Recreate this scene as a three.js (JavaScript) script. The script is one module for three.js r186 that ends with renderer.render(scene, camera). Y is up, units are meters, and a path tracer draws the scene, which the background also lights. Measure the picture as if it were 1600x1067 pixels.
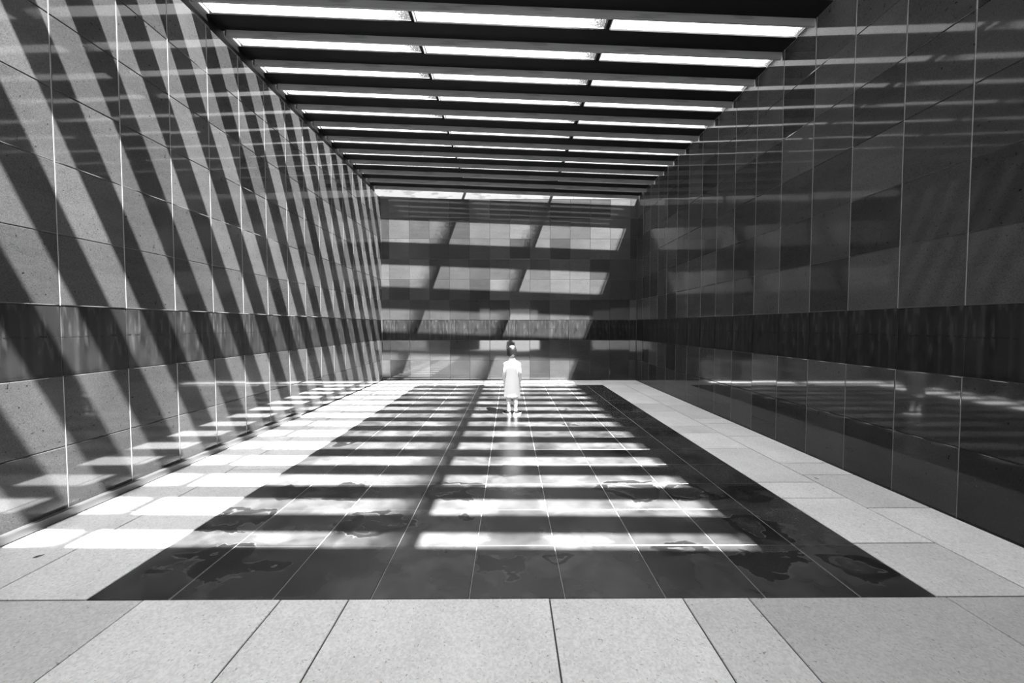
import * as THREE from 'three';
import { mergeGeometries } from 'three/addons/utils/BufferGeometryUtils.js';

// ---------------------------------------------------------------- camera, sky, sun, exposure
const scene = new THREE.Scene();
const camera = new THREE.PerspectiveCamera(79.2, 1600 / 1067, 0.05, 200);
camera.position.set(0, 1.632, 0);
camera.rotation.order = 'YXZ';
camera.rotation.set(THREE.MathUtils.degToRad(-2.175), THREE.MathUtils.degToRad(-0.355), 0);
scene.add(camera);

scene.background = new THREE.Color(1, 1, 1);           // a bright, thinly veiled sky
scene.backgroundIntensity = 5;

const SUN = new THREE.Vector3(0.363, 1, 0.485).normalize();   // towards the sun
const sun = new THREE.DirectionalLight(0xffffff, 94);
sun.name = 'sun';
sun.target.position.set(0, 0, -6);
sun.position.copy(sun.target.position).addScaledVector(SUN, 30);
sun.castShadow = true;
sun.shadow.mapSize.set(4096, 4096);
sun.shadow.radius = 1.3;
Object.assign(sun.shadow.camera, { left: -18, right: 18, top: 18, bottom: -18, near: 1, far: 70 });
scene.add(sun, sun.target);

const renderer = new THREE.WebGLRenderer({ antialias: true });
renderer.toneMapping = THREE.LinearToneMapping;
renderer.toneMappingExposure = 1.0;
renderer.shadowMap.enabled = true;
renderer.shadowMap.type = THREE.PCFSoftShadowMap;

// ---------------------------------------------------------------- helpers
let seed = 7;
const rnd = () => { seed = (seed * 1664525 + 1013904223) >>> 0; return seed / 4294967296; };
const rr = (a, b) => a + (b - a) * rnd();
const clamp = (x, a = 0, b = 1) => Math.min(b, Math.max(a, x));
const mix = (a, b, t) => a + (b - a) * t;
const smooth = (a, b, x) => { const t = clamp((x - a) / (b - a)); return t * t * (3 - 2 * t); };
function hash(x, y, s) {
  let h = (Math.imul(x, 374761393) + Math.imul(y, 668265263) + Math.imul(s, 2147483647 ^ 0x5bd1e995)) | 0;
  h = Math.imul(h ^ (h >>> 13), 1274126177); h ^= h >>> 16;
  return (h >>> 0) / 4294967296;
}
function vn(x, y, s, px = 1 << 20, py = px) {          // value noise, repeating after px, py cells
  const xi = Math.floor(x), yi = Math.floor(y), fx = x - xi, fy = y - yi;
  const u = fx * fx * (3 - 2 * fx), v = fy * fy * (3 - 2 * fy);
  const x0 = ((xi % px) + px) % px, x1 = (x0 + 1) % px, y0 = ((yi % py) + py) % py, y1 = (y0 + 1) % py;
  return mix(mix(hash(x0, y0, s), hash(x1, y0, s), u), mix(hash(x0, y1, s), hash(x1, y1, s), u), v);
}
function fbm(x, y, s, oct, px, py = px) {
  let a = 0.5, t = 0, n = 0;
  for (let i = 0; i < oct; i++) { t += a * vn(x, y, s + i * 17, px, py); n += a; a *= 0.5; x *= 2; y *= 2; px *= 2; py *= 2; }
  return t / n;
}
const toS = (l) => l <= 0.0031308 ? l * 12.92 : 1.055 * Math.pow(l, 1 / 2.4) - 0.055;
function texture(w, h, fn, color = true, clampEdge = false) {
  const d = new Uint8Array(w * h * 4);
  for (let j = 0; j < h; j++) for (let i = 0; i < w; i++) {
    const v = clamp(fn((i + 0.5) / w, (j + 0.5) / h, i, j)), b = Math.round(255 * (color ? toS(v) : v)), k = (j * w + i) * 4;
    d[k] = d[k + 1] = d[k + 2] = b; d[k + 3] = 255;
  }
  const t = new THREE.DataTexture(d, w, h);
  t.colorSpace = color ? THREE.SRGBColorSpace : THREE.NoColorSpace;
  t.wrapS = t.wrapT = clampEdge ? THREE.ClampToEdgeWrapping : THREE.RepeatWrapping;
  t.magFilter = THREE.LinearFilter; t.minFilter = THREE.LinearMipmapLinearFilter; t.generateMipmaps = true; t.needsUpdate = true;
  return t;
}
const grey = (v) => new THREE.Color().setRGB(v, v, v);
const mat = (v, o = {}) => new THREE.MeshPhysicalMaterial({ color: grey(v), roughness: 0.6, metalness: 0, ...o });

function part(name, geometry, material, parent) {
  const m = new THREE.Mesh(geometry, material);
  m.name = name; m.castShadow = m.receiveShadow = true;
  parent.add(m);
  return m;
}
function structure(name, geometry, material) { const m = part(name, geometry, material, scene); m.userData.kind = 'structure'; return m; }
function box(x0, x1, y0, y1, z0, z1) {
  const g = new THREE.BoxGeometry(x1 - x0, y1 - y0, z1 - z0);
  g.translate((x0 + x1) / 2, (y0 + y1) / 2, (z0 + z1) / 2);
  return g;
}
// A slab in the xy plane, front face at z = 0, chamfered front edges, back at z = -t; uv in metres plus an offset.
function slab(w, h, t, c, uo = 0, vo = 0, us = 1, vs = 1) {
  const X = w / 2, Y = h / 2, x = X - c, y = Y - c;
  const P = [[-x, -y, 0], [x, -y, 0], [x, y, 0], [-x, y, 0], [-X, -Y, -c], [X, -Y, -c], [X, Y, -c], [-X, Y, -c], [-X, -Y, -t], [X, -Y, -t], [X, Y, -t], [-X, Y, -t]];
  const F = [[0, 1, 2, 3], [4, 5, 1, 0], [5, 6, 2, 1], [6, 7, 3, 2], [7, 4, 0, 3], [8, 9, 5, 4], [9, 10, 6, 5], [10, 11, 7, 6], [11, 8, 4, 7], [11, 10, 9, 8]];
  const pos = [], uv = [], idx = [];
  for (const f of F) {
    const b = pos.length / 3;
    for (const k of f) { pos.push(...P[k]); uv.push((P[k][0] + X) * us + uo, (P[k][1] + Y) * vs + vo); }
    idx.push(b, b + 1, b + 2, b, b + 2, b + 3);
  }
  const g = new THREE.BufferGeometry();
  g.setAttribute('position', new THREE.Float32BufferAttribute(pos, 3));
  g.setAttribute('uv', new THREE.Float32BufferAttribute(uv, 2));
  g.setIndex(idx); g.computeVertexNormals();
  return g;
}

// ---------------------------------------------------------------- what the surfaces are made of
const graniteTex = texture(1024, 1024, (u, v, i, j) => {           // pale flamed granite, 1.5 m
  const s = u * 1.5, t = v * 1.5;
  let a = 0.86 + 0.16 * (fbm(u * 6, v * 6, 3, 4, 6) - 0.5) + 0.30 * (fbm(u * 140, v * 140, 11, 2, 140) - 0.5) + 0.10 * (hash(i, j, 5) - 0.5);
  const pit = vn(u * 190, v * 190, 21, 190); a -= 0.55 * smooth(0.86, 0.97, pit) * (0.4 + 0.6 * vn(u * 30, v * 30, 27, 30));
  return a;
});
const graniteBump = texture(1024, 1024, (u, v) => 0.6 * fbm(u * 140, v * 140, 11, 2, 140) + 0.4 * (1 - smooth(0.86, 0.97, vn(u * 190, v * 190, 21, 190))), false);
const wallTex = texture(1024, 1024, (u, v, i, j) => {              // dark polished granite, 1.2 m
  let a = 0.74 + 0.22 * (fbm(u * 3, v * 4, 41, 4, 3, 4) - 0.5) + 0.14 * (fbm(u * 2, v * 18, 47, 3, 2, 18) - 0.5) + 0.5 * (hash(i >> 1, j >> 1, 9) - 0.5) + 0.3 * (vn(u * 230, v * 230, 31, 230) - 0.5);
  a -= 0.35 * smooth(0.9, 0.97, vn(u * 150, v * 150, 61, 150)) + 0.4 * smooth(0.955, 0.975, vn(u * 38, v * 38, 67, 38));
  return a;
});
const weatherTex = texture(2048, 512, (u, v, i, j) => {            // rough course with lime drips, 2.4 x 0.6 m
  const x = u * 2.4, n = (f, s) => vn(u * f, 0.5, s, f);
  let a = 0.24 + 0.16 * (vn(u * 24, v * 5, 71, 24, 5) - 0.5) + 0.10 * (hash(i >> 1, j >> 1, 3) - 0.5);
  const d1 = smooth(0.56, 0.9, n(60, 73)) * smooth(0.0, 0.25, 1 - v - 0.0 + 0.0), len = 0.25 + 0.75 * n(60, 79);
  const run = smooth(0.5, 0.85, fbm(u * 70, v * 3, 83, 3, 70, 3)) * (1 - v < len ? 1 : 0.25);
  a += 0.65 * run * (0.5 + 0.5 * vn(u * 120, v * 14, 87, 120, 14)) + 0.25 * d1;
  a -= 0.16 * smooth(0.5, 0.8, fbm(u * 26, v * 2, 91, 3, 26, 2));
  const lip = 0.56 + 0.02 * (vn(u * 50, 0.5, 97, 50) - 0.5), dist = Math.abs(v - lip);
  if (dist < 0.014) a = mix(a, hash(i >> 2, j >> 2, 99) > 0.86 ? 0.75 : 0.05, smooth(0.35, 0.6, vn(u * 90, v * 60, 101, 90, 60)));
  if (v < 0.05) a *= mix(0.55, 1, smooth(0, 1, vn(u * 40, v * 20, 103, 40, 20)));
  return a;
});
// The dark paving, one texture over the whole field so that each stain lies where it does in the place.
const FX0 = -2.55, FX1 = 2.60, FZ0 = -2.415, FZ1 = -11.40;
const STAINS = [[-2.3, -3.45, .30, 1], [-1.15, -3.36, .34, 1], [-2.1, -4.02, .26, .9], [-1.65, -3.99, .28, .9], [-.55, -4.05, .30, 1.1], [.03, -4.62, .28, 1.1], [1.25, -4.05, .34, 1.2], [1.75, -3.95, .30, 1.2],
  [2.3, -4.0, .28, .8], [2.05, -3.35, .34, .8], [-2.05, -2.75, .4, .6], [-1.6, -2.75, .3, .4], [1.9, -2.8, .34, .7], [2.35, -2.75, .3, .8], [-.1, -2.78, .22, .6], [.27, -2.86, .14, .8], [1.0, -8.0, .3, .6], [-.72, -8.0, .22, .9],
  [-1.1, -10.9, .3, .8], [.55, -5.3, .3, .5], [.95, -6.7, .3, .6], [2.3, -8.3, .4, .6], [-2.3, -5.75, .3, .7], [-1.8, -5.75, .28, .5], [-.4, -9.4, .2, .8], [1.6, -5.2, .3, .5], [2.3, -6.2, .35, .6], [1.3, -3.0, .16, .6], [-.42, -3.5, .12, .7], [-1.0, -7.2, .24, .6]];
function pave(u, v, i, j) {
  const x = mix(FX0, FX1, u), z = mix(FZ0, FZ1, v), B = 1 << 16;
  const wx = x + 0.34 * (fbm(x * 3, z * 3, 201, 5, B) - 0.5), wz = z + 0.28 * (fbm(x * 3, z * 3, 211, 5, B) - 0.5);
  let a = 0.60 + 0.9 * (fbm(wx * 2.2, wz * 3.2, 221, 5, B) - 0.5) + 0.45 * (fbm(x * 9, z * 7, 227, 2, B) - 0.5);
  
  a *= 1 - 0.30 * smooth(0.52, 0.60, fbm(wx * 1.9 + 40, wz * 2.4, 235, 5, B));
  let m = 0;
  for (const [sx, sz, r, k] of STAINS) { const d = Math.hypot((wx - sx), (wz - sz) * 1.2) / r; if (d < 1.5) m = Math.max(m, k * (1.2 - d)); }
  if (m > 0.02) {
    const f = m + 1.2 * (fbm(wx * 4.2, wz * 6.5, 241, 5, B) - 0.5);
    const step = (q, w = 0.03) => smooth(q, q + w, f), line = (q, w) => smooth(q - w, q, f) * (1 - smooth(q, q + w * 0.7, f));
    a *= 1 - 0.66 * step(0.40) * (1 - step(0.74) * 0.75) - 0.25 * step(0.95);
    a += 0.55 * line(0.385, 0.05) * vn(x * 8, z * 8, 257) + 0.85 * line(0.76, 0.06) * smooth(0.3, 0.6, vn(x * 6, z * 6, 261)) + 0.5 * line(0.93, 0.04) * vn(x * 9, z * 9, 263);
  }
  return a;
}
const paveTex = texture(1024, 2048, pave, true, true);
const concreteTex = texture(512, 256, (u, v, i, j) => {
  let a = 0.82 + 0.2 * (fbm(u * 6, v * 6, 301, 4, 6) - 0.5) + 0.06 * (hash(i, j, 3) - 0.5);
  a -= 0.45 * smooth(0.58, 0.68, fbm(u * 9, v * 14, 307, 4, 9, 14));
  return a;
});
const steelTex = texture(512, 512, (u, v) => 0.78 + 0.3 * (fbm(u * 4, v * 9, 311, 4, 4, 9) - 0.5) - 0.25 * smooth(0.62, 0.7, fbm(u * 6, v * 16, 317, 3, 6, 16)));
const dirtAlpha = texture(512, 384, (u, v) => {                    // settled grit: single grains, thicker towards the low end of a pane
  const dens = Math.pow(u, 1.15) * 1.05 + 0.22 * (fbm(u * 7, v * 6, 331, 3, 1 << 12) - 0.5);
  return vn(u * 150, v * 110, 337) * 0.72 + vn(u * 60, v * 45, 341) * 0.28 < mix(0.12, 0.86, clamp(dens)) && dens > 0.04 ? 0.93 : 0.0;
}, false, true);

const M = {
  granite: [0.74, 0.82, 0.66, 0.50].map((v) => mat(v, { map: graniteTex, bumpMap: graniteBump, bumpScale: 0.0012, roughness: 0.75 })),
  pave: [0.066, 0.075, 0.058].map((v) => mat(v, { map: paveTex, roughness: 0.26 })),
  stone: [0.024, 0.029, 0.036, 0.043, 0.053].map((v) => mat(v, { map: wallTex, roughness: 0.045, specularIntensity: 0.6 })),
  weathered: mat(0.030, { map: weatherTex, roughness: 0.7, specularIntensity: 0.25 }),
  mortar: mat(0.06, { roughness: 0.95 }),
  seal: mat(0.16, { roughness: 0.8 }),
  bed: mat(0.05, { roughness: 0.95 }),
  grout: mat(0.24, { roughness: 0.9 }),
  steel: mat(0.004, { roughness: 0.6, specularIntensity: 0.15 }),
  stem: mat(0.15, { map: steelTex, roughness: 0.5 }),
  black: mat(0.02, { roughness: 0.4 }),
  frame: mat(0.5, { roughness: 0.35 }),
  glass: new THREE.MeshPhysicalMaterial({ color: grey(1), transmission: 1, thickness: 0, roughness: 0, ior: 1.5 }),
  dirt: mat(0.10, { alphaMap: dirtAlpha, transparent: true, roughness: 1, side: THREE.DoubleSide }),
  concrete: mat(0.05, { map: concreteTex, roughness: 0.85 }),
  concretePlain: mat(0.74, { map: wallTex, roughness: 0.85 }),
  plaza: mat(0.85, { map: graniteTex, roughness: 0.8 }),
  soffit: mat(0.25, { roughness: 0.9 }),
  channel: mat(0.05, { map: steelTex, roughness: 0.45 }),
};

// ---------------------------------------------------------------- the room
const XL = -3.80, XR = 3.80, D = 12.34, ZN = 3.2;      // wall faces, back wall, front wall behind the camera

// floor: a bed, a pale grout bed under the dark field, tiles and slabs as single stones
const floor = structure('floor', box(-4.3, 4.3, -0.40, -0.030, -D - 0.4, ZN + 0.4), M.bed);
part('grout_bed', box(-2.53, 2.585, -0.03, -0.0045, -11.36, -2.405), M.grout, floor);
part('mortar_bed', box(-3.765, -2.53, -0.03, -0.007, -D, ZN), M.bed, floor);
part('mortar_bed', box(2.585, 3.785, -0.03, -0.007, -D, ZN), M.bed, floor);
part('mortar_bed', box(-2.53, 2.585, -0.03, -0.007, -2.405, ZN), M.bed, floor);
part('mortar_bed', box(-2.53, 2.585, -0.03, -0.007, -D, -11.36), M.bed, floor);
function lay(name, x0, x1, z0, z1, gap, material, uv, tilt) {      // a stone lying flat, z0 the far edge
  const w = x1 - x0 - gap, h = z1 - z0 - gap;
  const g = uv === 'field' ? slab(w, h, 0.03, 0.003, (x0 + gap / 2 - FX0) / (FX1 - FX0), (FZ0 - z1 + gap / 2) / (FZ0 - FZ1), 1 / (FX1 - FX0), 1 / (FZ0 - FZ1)) : slab(w, h, 0.03, 0.003, rnd(), rnd(), 1 / 1.5, 1 / 1.5);
  if (uv === 'field') { const a = g.attributes.uv; for (let i = 0; i < a.count; i++) { const lo = (FZ0 - z1 + gap / 2) / (FZ0 - FZ1), hi = lo + h / (FZ0 - FZ1); a.setY(i, clamp(a.getY(i), lo, hi)); } }
  const m = part(name, g, material, floor);
  m.rotation.set(-Math.PI / 2 + rr(-tilt, tilt), rr(-tilt, tilt), 0);
  m.position.set((x0 + x1) / 2, rr(-0.0006, 0.0006), (z0 + z1) / 2);
  return m;
}
const TX = [-2.525, -2.033, -1.418, -0.83, -0.242, 0.334, 0.941, 1.541, 2.117, 2.58];
for (let r = 0; r < 15; r++) for (let c = 0; c < 9; c++) {
  const z1 = -2.41 - 0.5965 * r, z0 = z1 - 0.5965;
  lay('floor_tile', TX[c], TX[c + 1], z0, z1, 0.006, M.pave[Math.floor(rnd() * 3)], 'field', 0.0016);
}
const rows = (x0, x1, zs) => { for (let i = 0; i + 1 < zs.length; i++) lay('granite_slab', x0, x1, zs[i + 1], zs[i], 0.014, M.granite[Math.floor(rnd() * 3)], 'own', 0.0008); };
rows(2.58, 3.21, [-2.415, -3.03, -3.84, -4.24, -5.43, -6.23, -6.64, -7.83, -8.6, -8.96, -10.11, -10.7, -11.36]);
rows(3.21, 3.79, [-2.415, -3.63, -4.45, -4.84, -6.03, -6.83, -7.22, -8.39, -9.55, -10.74, -11.36]);
rows(-3.17, -2.525, [-2.415, -3.87, -4.66, -5.47, -6.73, -7.86, -8.95, -9.8, -10.75, -11.36]);
rows(-3.77, -3.17, [-2.415, -3.62, -4.89, -6.08, -7.28, -8.2, -9.3, -10.4, -11.36]);
for (const [a, b] of [[-3.77, -2.18], [-2.18, -1.365], [-1.365, -0.96], [-0.96, 0.24], [0.24, 1.04], [1.04, 1.435], [1.435, 2.63], [2.63, 3.79]]) {
  lay('granite_slab', a, b, -2.415, -1.2, 0.009, M.granite[a < -3 ? 2 : a > 1 ? (a > 1.4 ? 3 : 2) : 1], 'own', 0.0008);  // darker slabs towards the sides: weaker light there put into the tone
  lay('granite_slab', a, b, -1.2, 0, 0.005, M.granite[Math.floor(rnd() * 3)], 'own', 0.0008);
}
const colsX = (z0, z1, xs) => { for (let i = 0; i + 1 < xs.length; i++) lay('granite_slab', xs[i], xs[i + 1], z0, z1, 0.007, M.granite[Math.floor(rnd() * 3)], 'own', 0.0008); };
colsX(-11.86, -11.36, [-3.77, -3.2, -2.2, -1.0, -0.35, 0.75, 1.9, 2.62, 3.2, 3.79]);
colsX(-D + 0.004, -11.86, [-3.77, -2.75, -1.7, -0.3, 0.6, 1.75, 2.75, 3.79]);
part('floor_finish', slab(7.55, ZN - 0.006, 0.03, 0.002, 0, 0, 1 / 1.5, 1 / 1.5), M.granite[0], floor).position.set(0.01, 0, ZN / 2);
floor.children[floor.children.length - 1].rotation.x = -Math.PI / 2;

// walls: backing with single polished stones in front, the third course rough and weathered
const UV = 1 / 1.2;
const geos = new Map();
function panelGeometry(w, h, kind, k) {
  const key = [w.toFixed(3), h.toFixed(3), kind, k].join();
  if (!geos.has(key)) geos.set(key, kind ? slab(w, h, 0.03, 0.003, k * 0.25, 0, 1 / 2.4, 1 / h) : slab(w, h, 0.03, 0.0045, k * 0.37 + 0.11, k * 0.53, UV, UV));
  return geos.get(key);
}
// place(s, y) gives the point on the wall's face at distance s along it; turn is the wall's rotation
function cladding(wall, joints, ys, turn, place, tones, rough, jitter, seal) {
  const gap = 0.005, wide = 0.005;
  for (let r = 0; r + 1 < ys.length; r++) for (let c = 0; c + 1 < joints.length; c++) {
    const w = Math.abs(joints[c + 1] - joints[c]) - (seal ? wide : gap), h = ys[r + 1] - ys[r] - gap, weathered = r === 2;
    const m = part('stone_panel', panelGeometry(w, h, weathered ? 1 : 0, Math.floor(rnd() * (weathered ? 4 : 7))), weathered ? rough : tones[Math.floor(rnd() * tones.length)], wall);
    const p = place((joints[c] + joints[c + 1]) / 2, (ys[r] + ys[r + 1]) / 2, weathered ? -0.006 : rr(-0.0006, 0.0006));
    m.position.copy(p);
    m.rotation.order = 'YXZ';
    m.rotation.set(rr(-jitter, jitter), turn + rr(-jitter, jitter), 0);
  }
  if (seal) for (let c = 1; c + 1 < joints.length; c++) for (const [a, b] of [[0, ys[2]], [ys[3], ys[ys.length - 1]]]) {   // pale sealant in the upright joints
    const m = part('joint_sealant', box(-wide / 2, wide / 2, a, b, -0.01, 0), seal, wall), p = place(joints[c], 0, -0.0015);
    m.position.copy(p); m.rotation.y = turn;
  }
}
const YS = [0, 0.602, 1.204, 1.804, 2.402, 3.004, 3.606, 4.205, 4.803, 5.40];
const run = (a, step, n, last) => { const l = []; for (let i = 0; i < n; i++) l.push(a + step * i); l.push(last); return l; };

const wallL = structure('wall_left', box(-4.3, XL - 0.012, -0.03, 5.40, -D - 0.4, ZN + 0.4), M.mortar);
cladding(wallL, run(-0.511, -0.6032, 20, -D), YS, Math.PI / 2, (s, y, o) => new THREE.Vector3(XL + o, y, s), M.stone.slice(2), M.weathered, 0.0022, M.seal);  // paler tones than the shaded right wall, sunlight partly put into the stone
part('wall_finish', box(XL - 0.012, XL, 0, 5.40, -0.505, ZN), M.stone[0], wallL);
part('floor_gutter', box(XL, -3.77, -0.03, -0.025, -D, ZN), M.black, floor);

const wallR = structure('wall_right', box(XR + 0.012, 4.3, -0.03, 5.46, -D - 0.4, ZN + 0.4), M.mortar);
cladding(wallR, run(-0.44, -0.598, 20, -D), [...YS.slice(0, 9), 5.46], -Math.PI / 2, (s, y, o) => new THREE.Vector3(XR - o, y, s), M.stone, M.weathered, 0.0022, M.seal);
part('wall_finish', box(XR, XR + 0.012, 0, 5.46, -0.435, ZN), M.stone[0], wallR);

const wallB = structure('wall_back', box(-4.3, 4.3, -0.03, 5.8, -D - 0.4, -D - 0.012), M.mortar);
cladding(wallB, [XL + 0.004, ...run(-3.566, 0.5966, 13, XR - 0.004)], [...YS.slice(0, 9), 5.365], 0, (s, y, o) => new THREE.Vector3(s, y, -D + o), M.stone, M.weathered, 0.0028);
for (const [a, b] of [[-4.0, -0.84], [-0.84, 1.9], [1.9, 3.8]]) {
  const g = slab(b - a - 0.004, 0.40, 0.03, 0.003, rnd(), rnd(), 0.5, 1);
  part('concrete_panel', g, M.concrete, wallB).position.set((a + b) / 2, 5.57, -D);
}

const wallF = structure('wall_front', mergeGeometries([box(-4.3, -2.05, -0.03, 5.8, ZN, ZN + 0.4), box(1.95, 4.3, -0.03, 5.8, ZN, ZN + 0.4), box(-2.05, 1.95, 2.75, 5.8, ZN, ZN + 0.4)]), M.stone[1]);
structure('plaza', box(-40, 40, -0.5, -0.02, ZN + 0.4, 60), M.plaza);

// ---------------------------------------------------------------- the roof: T beams, glass, glazing bars
const ceiling = new THREE.Group();
ceiling.name = 'ceiling'; ceiling.userData.kind = 'structure';
ceiling.position.set(0, 5.47, 0);
ceiling.rotation.z = -Math.atan(0.0355);
scene.add(ceiling);
const RX0 = -3.97, RX1 = 3.79, FH = 0.094, PITCH = 0.632, ZS = -5.257, OV = 0.315;
const flangeG = box(RX0, RX1, FH, FH + 0.02, 0, OV);                // its far edge at z = 0
const flangeAll = flangeG;
const stemG = (() => { const g = box(RX0 + 0.07, RX1 - 0.004, 0, FH, 0, 0.028); const p = g.attributes.position, u = g.attributes.uv; for (let i = 0; i < p.count; i++) u.setXY(i, p.getX(i) * 0.4, p.getY(i) * 3); return g; })();
const barX = [-1.27, 1.29];
const spans = [[RX0 + 0.03, barX[0] - 0.022], [barX[0] + 0.022, barX[1] - 0.022], [barX[1] + 0.022, RX1]];
const paneG = spans.map(([a, b]) => box(a, b, FH + 0.022, FH + 0.03, -0.02, PITCH - OV + 0.02));
const dirtG = spans.map(([, b], k) => { const W = k < 2 ? 0.6 : 0.15; const g = new THREE.PlaneGeometry(W, PITCH - OV + 0.03); g.rotateX(-Math.PI / 2); g.translate(b - W / 2, FH + 0.034, (PITCH - OV) / 2); return g; });
const beadG = spans.map(([a]) => box(a, a + 0.012, FH + 0.004, FH + 0.02, 0, PITCH - OV));
for (let n = -7; n <= 11; n++) {
  const z = ZS - PITCH * n;
  const beam = part('roof_beam', flangeAll, M.steel, ceiling);
  beam.position.z = z;
  part('stem', stemG, M.stem, beam);
  part('end_bracket', box(RX0 + 0.063, RX0 + 0.07, 0, FH, 0, 0.05), M.channel, beam);
  for (let k = 0; k < 3; k++) {                                       // the glass between this beam and the next one nearer
    const p = part('glass_pane', paneG[k], M.glass, ceiling);
    p.position.z = z + OV;
    part('dirt', dirtG[k], M.dirt, p);
    part('glazing_bead', beadG[k], M.frame, p);
  }
}
for (const x of barX) part('glazing_bar', box(x - 0.024, x + 0.024, FH + 0.02, FH + 0.12, -D, -0.2), M.steel, ceiling);
part('edge_upstand', box(RX0 - 0.12, RX0, -0.16, FH + 0.1, -D, ZN), M.steel, ceiling);
part('edge_upstand', box(RX1 + 0.02, RX1 + 0.14, 0.13, FH + 0.06, -D, ZN), M.black, ceiling);
part('roof_slab', box(-4.4, 4.3, 0.08, 0.35, -0.19, ZN + 0.4), M.soffit, ceiling);
part('edge_beam', box(RX0, RX1, 0.0, 0.08, -0.19, 0.3), M.steel, ceiling);

// ---------------------------------------------------------------- the channel along the left wall, leaves
function tag(o, label, category, group) { Object.assign(o.userData, { label, category }); if (group) o.userData.group = group; return o; }
const channel = new THREE.Group();
channel.name = 'metal_channel'; channel.position.set(-3.777, 0, -2.2);
tag(channel, 'low dark steel channel lying on the floor along the foot of the left stone wall', 'channel');
scene.add(channel);
{
  const L0 = -5.19, L1 = 2.0, w = 0.052;
  part('cover', box(-w / 2 + 0.012, w / 2 + 0.012, 0.066, 0.074, L0, L1), M.channel, channel);
  part('side', box(w / 2 + 0.004, w / 2 + 0.012, 0.012, 0.066, L0, L1), M.black, channel);
  part('side', box(-w / 2 + 0.012, -w / 2 + 0.02, -0.024, 0.066, L0, L1), M.black, channel);
  part('end_plate', box(-w / 2 + 0.02, w / 2 + 0.004, 0.0005, 0.066, L0, L0 + 0.006), M.black, channel);
  for (let z = L1 - 0.4; z > L0; z -= 0.9) part('foot', box(w / 2 - 0.01, w / 2 + 0.012, 0.0005, 0.012, z, z + 0.05), M.black, channel);
}
const leafG = (() => {
  const s = new THREE.Shape(); s.moveTo(-0.03, 0); s.quadraticCurveTo(-0.008, 0.017, 0.03, 0); s.quadraticCurveTo(-0.004, -0.014, -0.03, 0);
  const g = new THREE.ExtrudeGeometry(s, { depth: 0.001, bevelEnabled: false, curveSegments: 8 });
  g.rotateX(-Math.PI / 2);
  const p = g.attributes.position; for (let i = 0; i < p.count; i++) p.setY(i, p.getY(i) + 0.006 * Math.pow(Math.abs(p.getZ(i)) / 0.008, 1.5) * 0.8 + 3 * p.getX(i) ** 2);
  g.computeVertexNormals(); return g;
})();
const leafM = mat(0.05, { roughness: 0.8, side: THREE.DoubleSide });
for (const [x, z, r, label] of [[-3.44, -8.85, 0.3, 'small dark dried leaf far back on the pale slabs near the left wall'], [-3.33, -2.88, 0.9, 'small dark dried leaf on the pale slabs nearest the camera by the left wall'], [3.28, -4.33, 1.9, 'small dark fleck of leaf on the pale slabs along the right wall']]) {
  const m = part('dried_leaf', leafG, leafM, scene); m.position.set(x, 0.0015, z); m.rotation.y = r; tag(m, label, 'leaf');
}

// ---------------------------------------------------------------- the girl
function nets(f, lo, hi, cell) {                         // surface nets of a signed distance field
  const n = [0, 1, 2].map((k) => Math.ceil((hi[k] - lo[k]) / cell) + 1), [nx, ny, nz] = n;
  const at = (i, j, k) => (k * ny + j) * nx + i, F = new Float32Array(nx * ny * nz);
  for (let k = 0; k < nz; k++) for (let j = 0; j < ny; j++) for (let i = 0; i < nx; i++) F[at(i, j, k)] = f(lo[0] + i * cell, lo[1] + j * cell, lo[2] + k * cell);
  const id = new Int32Array(nx * ny * nz).fill(-1), pos = [], nor = [], idx = [];
  for (let k = 0; k + 1 < nz; k++) for (let j = 0; j + 1 < ny; j++) for (let i = 0; i + 1 < nx; i++) {
    let c = 0, s = [0, 0, 0];
    for (let e = 0; e < 12; e++) {
      const ax = e >> 2, b = e & 3, o = [0, 0, 0]; o[(ax + 1) % 3] = b & 1; o[(ax + 2) % 3] = b >> 1;
      const q = o.slice(); q[ax] = 1;
      const A = F[at(i + o[0], j + o[1], k + o[2])], B = F[at(i + q[0], j + q[1], k + q[2])];
      if ((A < 0) === (B < 0)) continue;
      const t = A / (A - B); c++;
      for (let d = 0; d < 3; d++) s[d] += o[d] + (q[d] - o[d]) * t;
    }
    if (!c) continue;
    const p = [lo[0] + (i + s[0] / c) * cell, lo[1] + (j + s[1] / c) * cell, lo[2] + (k + s[2] / c) * cell], h = cell * 0.4;
    id[at(i, j, k)] = pos.length / 3; pos.push(...p);
    const g = new THREE.Vector3(f(p[0] + h, p[1], p[2]) - f(p[0] - h, p[1], p[2]), f(p[0], p[1] + h, p[2]) - f(p[0], p[1] - h, p[2]), f(p[0], p[1], p[2] + h) - f(p[0], p[1], p[2] - h)).normalize();
    nor.push(g.x, g.y, g.z);
  }
  for (let k = 1; k + 1 < nz; k++) for (let j = 1; j + 1 < ny; j++) for (let i = 1; i + 1 < nx; i++) for (let ax = 0; ax < 3; ax++) {
    const q = [i, j, k]; q[ax]++;
    const A = F[at(i, j, k)], B = F[at(...q)];
    if ((A < 0) === (B < 0)) continue;
    const u = (ax + 1) % 3, v = (ax + 2) % 3, v4 = [[0, 0], [1, 0], [1, 1], [0, 1]].map(([a, b]) => { const r = [i, j, k]; r[u] -= a; r[v] -= b; return id[at(...r)]; });
    if (v4.some((x) => x < 0)) continue;
    const [a, b, c, d] = v4;
    if (A < 0) idx.push(a, b, c, a, c, d); else idx.push(a, c, b, a, d, c);
  }
  const g = new THREE.BufferGeometry();
  g.setAttribute('position', new THREE.Float32BufferAttribute(pos, 3));
  g.setAttribute('normal', new THREE.Float32BufferAttribute(nor, 3));
  g.setIndex(idx);
  return g;
}
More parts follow.
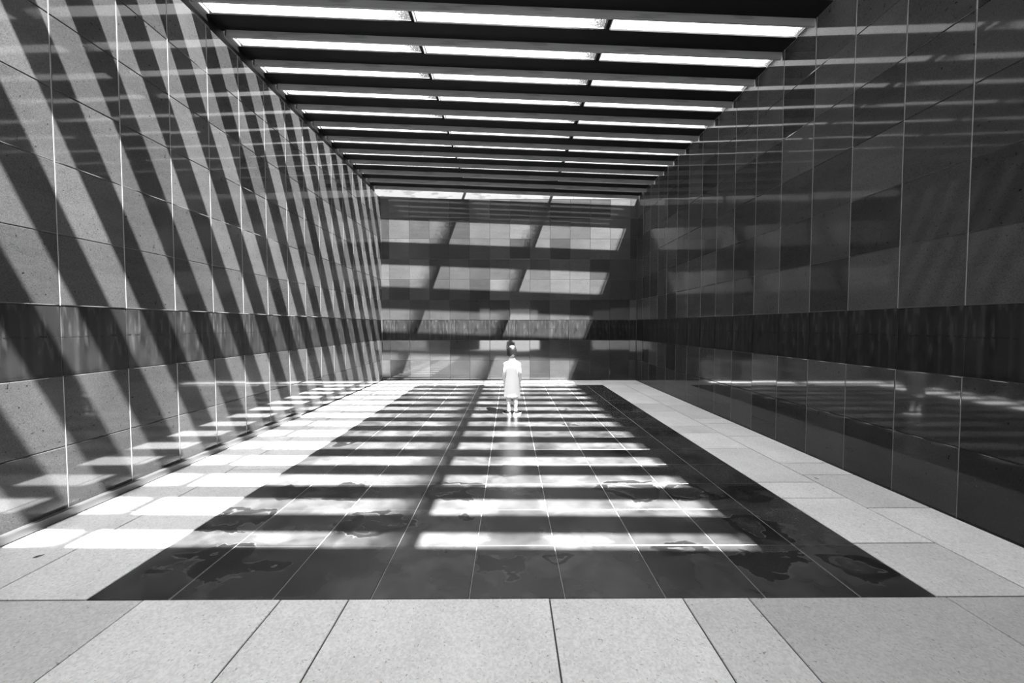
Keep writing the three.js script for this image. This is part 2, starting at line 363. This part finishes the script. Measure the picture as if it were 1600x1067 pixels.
function cap(x, y, z, a, b, ra, rb) {                    // tapered capsule
  const dx = b[0] - a[0], dy = b[1] - a[1], dz = b[2] - a[2], px = x - a[0], py = y - a[1], pz = z - a[2];
  const t = clamp((px * dx + py * dy + pz * dz) / (dx * dx + dy * dy + dz * dz));
  return Math.hypot(px - dx * t, py - dy * t, pz - dz * t) - mix(ra, rb, t);
}
const ell = (x, y, z, c, r) => { const k = Math.hypot((x - c[0]) / r[0], (y - c[1]) / r[1], (z - c[2]) / r[2]); return (k - 1) * Math.min(...r); };
const smin = (a, b, k) => { const h = Math.max(k - Math.abs(a - b), 0) / k; return Math.min(a, b) - h * h * k * 0.25; };

const girl = new THREE.Group();
girl.name = 'person'; girl.position.set(0.048, 0, -7.56);
tag(girl, 'girl with short dark bob in sleeveless white dress, standing with her back turned', 'person');
scene.add(girl);
const wristOf = (s) => [s * 0.148, 0.585, -0.030];
const bones = [];
for (const s of [-1, 1]) bones.push(
  [[s * 0.062, 0.62, 0], [s * 0.066, 0.335, -0.004], 0.068, 0.043], [[s * 0.066, 0.335, -0.002], [s * 0.064, 0.24, 0.014], 0.041, 0.042], [[s * 0.064, 0.24, 0.014], [s * 0.062, 0.075, 0.004], 0.041, 0.0255],
  [[s * 0.062, 0.075, 0.002], [s * 0.085, 0.04, -0.05], 0.028, 0.022],
  [[s * 0.085, 0.942, 0.0], [s * 0.122, 0.926, 0.0], 0.036, 0.033], [[s * 0.122, 0.926, 0], [s * 0.149, 0.745, 0.014], 0.032, 0.0255], [[s * 0.149, 0.745, 0.014], wristOf(s), 0.0275, 0.0185]);
bones.push([[0, 0.98, 0.004], [0, 1.09, -0.004], 0.04, 0.036]);
const bodyF = (x, y, z) => {
  let d = smin(ell(x, y, z, [0, 0.86, 0], [0.092, 0.15, 0.056]), ell(x, y, z, [0, 0.66, 0], [0.1, 0.1, 0.066]), 0.06);
  d = smin(d, ell(x, y, z, [0, 0.965, 0.004], [0.1, 0.035, 0.04]), 0.03);
  for (const [a, b, ra, rb] of bones) d = smin(d, cap(x, y, z, a, b, ra, rb), 0.022);
  return d;
};
const HC = [0, 1.168, -0.008];
const headF = (x, y, z) => {
  let d = smin(ell(x, y, z, [0, 1.185, 0.004], [0.071, 0.088, 0.086]), ell(x, y, z, [0, 1.125, -0.028], [0.052, 0.07, 0.058]), 0.03);
  for (const s of [-1, 1]) {
    d = -smin(-d, ell(x, y, z, [s * 0.028, 1.172, -0.094], [0.019, 0.014, 0.017]), 0.01);
    d = smin(d, ell(x, y, z, [s * 0.073, 1.155, 0.012], [0.009, 0.026, 0.017]), 0.008);
    d = smin(d, ell(x, y, z, [s * 0.034, 1.135, -0.062], [0.024, 0.022, 0.02]), 0.02);
  }
  d = smin(d, cap(x, y, z, [0, 1.17, -0.084], [0, 1.139, -0.098], 0.006, 0.0105), 0.012);
  d = smin(d, ell(x, y, z, [0, 1.113, -0.084], [0.02, 0.008, 0.009]), 0.008);
  d = smin(d, ell(x, y, z, [0, 1.082, -0.066], [0.022, 0.017, 0.02]), 0.016);
  return smin(d, cap(x, y, z, [0, 1.03, 0.002], [0, 1.12, -0.002], 0.037, 0.036), 0.02);
};
function handF(s) {
  const [wx, wy, wz] = wristOf(s);
  const fingers = [[-0.020, 0.046, 0.0066], [-0.0065, 0.053, 0.007], [0.0065, 0.049, 0.0068], [0.019, 0.038, 0.006]];
  return (x, y, z) => {
    const X = (x - wx) * s, Y = y - wy, Z = z - wz;      // X outward, Z along the row of fingers (index in front)
    let d = Math.min(cap(X, Y, Z, [0, 0.012, 0], [0.001, -0.012, 0], 0.0185, 0.017), 1);
    const palm = Math.hypot(Math.max(Math.abs(X - 0.002) - 0.004, 0), Math.max(Math.abs(Y + 0.034) - 0.022, 0), Math.max(Math.abs(Z) - 0.017, 0)) - 0.0085;
    d = smin(d, palm, 0.012);
    for (const [fz, len, r] of fingers) {
      const a = [0.002, -0.058, fz], b = [0.0, -0.058 - len * 0.45, fz * 1.12], c = [-0.006, -0.058 - len * 0.75, fz * 1.16], e = [-0.015, -0.058 - len, fz * 1.16];
      d = smin(d, Math.min(cap(X, Y, Z, a, b, r, r * 0.95), cap(X, Y, Z, b, c, r * 0.95, r * 0.88), cap(X, Y, Z, c, e, r * 0.88, r * 0.72)), 0.004);
    }
    const t = Math.min(cap(X, Y, Z, [0, -0.02, -0.019], [-0.008, -0.045, -0.036], 0.0085, 0.0075), cap(X, Y, Z, [-0.008, -0.045, -0.036], [-0.012, -0.066, -0.038], 0.0075, 0.0058));
    return smin(d, t, 0.008);
  };
}
const skin = mat(0.48, { roughness: 0.55 });
const handG = [-1, 1].map((s) => { const [x, y, z] = wristOf(s); return nets(handF(s), [x - 0.045, y - 0.13, z - 0.055], [x + 0.045, y + 0.04, z + 0.045], 0.003); });
part('body', mergeGeometries([nets(bodyF, [-0.22, -0.01, -0.14], [0.22, 1.16, 0.13], 0.011), nets(headF, [-0.1, 1.03, -0.13], [0.1, 1.3, 0.12], 0.0045), ...handG]), skin, girl);
for (const s of [-1, 1]) {
  const e = part('eye', new THREE.SphereGeometry(0.0095, 16, 12), mat(0.75, { roughness: 0.2 }), girl); e.position.set(s * 0.028, 1.171, -0.0755);
  const i = part('iris', new THREE.SphereGeometry(0.0048, 12, 8), mat(0.02, { roughness: 0.2 }), e); i.position.set(0, 0, -0.006);
}
part('lips', (() => { const g = new THREE.SphereGeometry(1, 16, 10); g.scale(0.017, 0.0055, 0.006); return g; })(), mat(0.28, { roughness: 0.5 }), girl).position.set(0, 1.113, -0.089);

// hair: a smooth bob, longer at the sides, open at the face, parted over the nape
const hairF = (x, y, z) => {
  const ang = Math.atan2(x, z + 0.0), str = 0.0006 * Math.sin(ang * 46 + 5 * Math.sin(ang * 7)) + 0.0006 * Math.sin(ang * 19 + 1);
  const wide = 0.085 + 0.004 * smooth(1.2, 1.1, y);
  let d = Math.hypot(x / wide, z / 0.098) - 1;
  const up = clamp((y - 1.165) / 0.104); const wob = 1 + 0.03 * smooth(1.15, 1.09, y) * Math.sin(ang * 3 + 0.7);
  d = (Math.hypot(x / wide / wob, (z - 0.004) / 0.098 / wob, up) - 1) * 0.085;
  d += 0.012 * smooth(1.105, 1.08, y);
  d += str * smooth(0.012, 0.05, Math.hypot(x, z));
  const nape = 0.030 * Math.exp(-Math.pow((x - 0.014) / 0.026, 2)) * (z > 0 ? 1 : 0);
  d = Math.max(d, 1.082 + nape + 0.01 * Math.abs(x) / 0.09 * (x > 0 ? 1 : 0) - y);
  const face = Math.max(z + 0.03, Math.abs(x) - 0.066, y - 1.205);
  d = Math.max(d, -face);
  return Math.max(d, -(Math.hypot(x / 0.068, (z + 0.01) / 0.08, (y - 1.16) / 0.09) - 1) * 0.068);
};
part('hair', nets(hairF, [-0.11, 1.06, -0.12], [0.11, 1.3, 0.13], 0.0035), mat(0.006, { roughness: 0.38, specularIntensity: 0.22 }), girl);

// dress: one lofted shell with hem, armholes narrowing to a high neck
{
  const R = [[0.335, 0.146, 0.106], [0.345, 0.147, 0.107], [0.45, 0.142, 0.102], [0.56, 0.134, 0.096], [0.66, 0.122, 0.090], [0.74, 0.108, 0.082], [0.79, 0.105, 0.078], [0.86, 0.110, 0.079], [0.91, 0.117, 0.078], [0.938, 0.119, 0.072], [0.957, 0.113, 0.064], [0.974, 0.099, 0.058], [0.990, 0.080, 0.053], [1.006, 0.061, 0.050], [1.03, 0.051, 0.049], [1.045, 0.0475, 0.047]];
  const N = 72, pos = [], idx = [];
  const ring = (y, a, b, inset) => { for (let i = 0; i < N; i++) {
    const t = i / N * Math.PI * 2, low = smooth(0.72, 0.34, y), fold = low * (0.0055 * Math.sin(t * 5 + 0.6) + 0.003 * Math.sin(t * 9 + 2)) + 0.0015 * Math.sin(t * 3 + y * 30) * smooth(0.98, 0.9, y);
    const c = Math.cos(t), s = Math.sin(t), e = 0.86;
    pos.push(Math.sign(c) * Math.abs(c) ** e * (a + fold - inset), y + low * 0.004 * Math.sin(t * 2), Math.sign(s) * Math.abs(s) ** e * (b + fold - inset) + 0.003);
  } };
  for (const [y, a, b] of R) ring(y, a, b, 0);
  for (const [y, a, b] of [...R].reverse()) ring(y, a, b, 0.003);
  const rowsN = R.length * 2;
  for (let r = 0; r < rowsN; r++) for (let i = 0; i < N; i++) { const a = r * N + i, b = r * N + (i + 1) % N, c = ((r + 1) % rowsN) * N + i, d = ((r + 1) % rowsN) * N + (i + 1) % N; idx.push(a, c, b, b, c, d); }
  const g = new THREE.BufferGeometry(); g.setAttribute('position', new THREE.Float32BufferAttribute(pos, 3)); g.setIndex(idx); g.computeVertexNormals();
  const dressM = mat(0.93, { roughness: 0.85, side: THREE.DoubleSide });
  const dress = part('dress', g, dressM, girl);
  part('seam', new THREE.TubeGeometry(new THREE.CatmullRomCurve3([[-.112, .42, .073], [-.104, .56, .070], [-.09, .68, .066], [-.08, .78, .06]].map((p) => new THREE.Vector3(...p))), 24, 0.0016, 6), dressM, dress);
}
// low canvas sneakers with white soles, toes turned out
for (const s of [-1, 1]) {
  const shoe = new THREE.Group();
  shoe.name = 'shoe'; shoe.position.set(s * 0.058, 0, 0.018); shoe.rotation.y = -s * 0.62;
  girl.add(shoe);
  const outline = new THREE.Shape();
  outline.moveTo(0, 0.036); outline.bezierCurveTo(0.03, 0.036, 0.034, 0.01, 0.031, -0.03); outline.bezierCurveTo(0.03, -0.07, 0.042, -0.09, 0.038, -0.13); outline.bezierCurveTo(0.034, -0.17, 0.012, -0.178, -0.002, -0.175);
  outline.bezierCurveTo(-0.028, -0.17, -0.036, -0.14, -0.034, -0.11); outline.bezierCurveTo(-0.031, -0.06, -0.033, -0.03, -0.031, 0); outline.bezierCurveTo(-0.029, 0.028, -0.018, 0.036, 0, 0.036);
  const sole = new THREE.ExtrudeGeometry(outline, { depth: 0.014, bevelEnabled: true, bevelSize: 0.003, bevelThickness: 0.003, bevelSegments: 2, curveSegments: 10 });
  sole.rotateX(Math.PI / 2); sole.translate(0, 0.0175, 0);
  part('sole', sole, mat(0.8, { roughness: 0.6 }), shoe);
  const upper = (x, y, z) => {
    let d = smin(ell(x, y, z, [0, 0.03, -0.005], [0.031, 0.042, 0.036]), ell(x, y, z, [0.001, 0.022, -0.115], [0.035, 0.032, 0.058]), 0.05);
    d = smin(d, ell(x, y, z, [0, 0.03, -0.06], [0.03, 0.038, 0.05]), 0.03);
    d = Math.max(d, 0.016 - y, y - (0.064 + 0.1 * Math.max(0, -z - 0.02)));
    return Math.max(d, -ell(x, y, z, [0, 0.075, 0.0], [0.025, 0.05, 0.03]));
  };
  part('upper', nets(upper, [-0.05, 0.01, -0.19], [0.05, 0.09, 0.05], 0.004), mat(0.008, { roughness: 0.8, specularIntensity: 0.2 }), shoe);
  const heel = new THREE.CylinderGeometry(0.0325, 0.0335, 0.014, 20, 1, true, -0.45, 0.9); heel.translate(0, 0.036, -0.001);
  part('heel_patch', heel, mat(0.7, { roughness: 0.6, side: THREE.DoubleSide }), shoe);
  for (let i = 0; i < 3; i++) part('lace', new THREE.TubeGeometry(new THREE.QuadraticBezierCurve3(new THREE.Vector3(-0.014, 0.056 - i * 0.004, -0.055 - i * 0.017), new THREE.Vector3(0, 0.068 - i * 0.004, -0.058 - i * 0.017), new THREE.Vector3(0.014, 0.056 - i * 0.004, -0.055 - i * 0.017)), 8, 0.0025, 6), mat(0.75), shoe);
}

renderer.render(scene, camera);
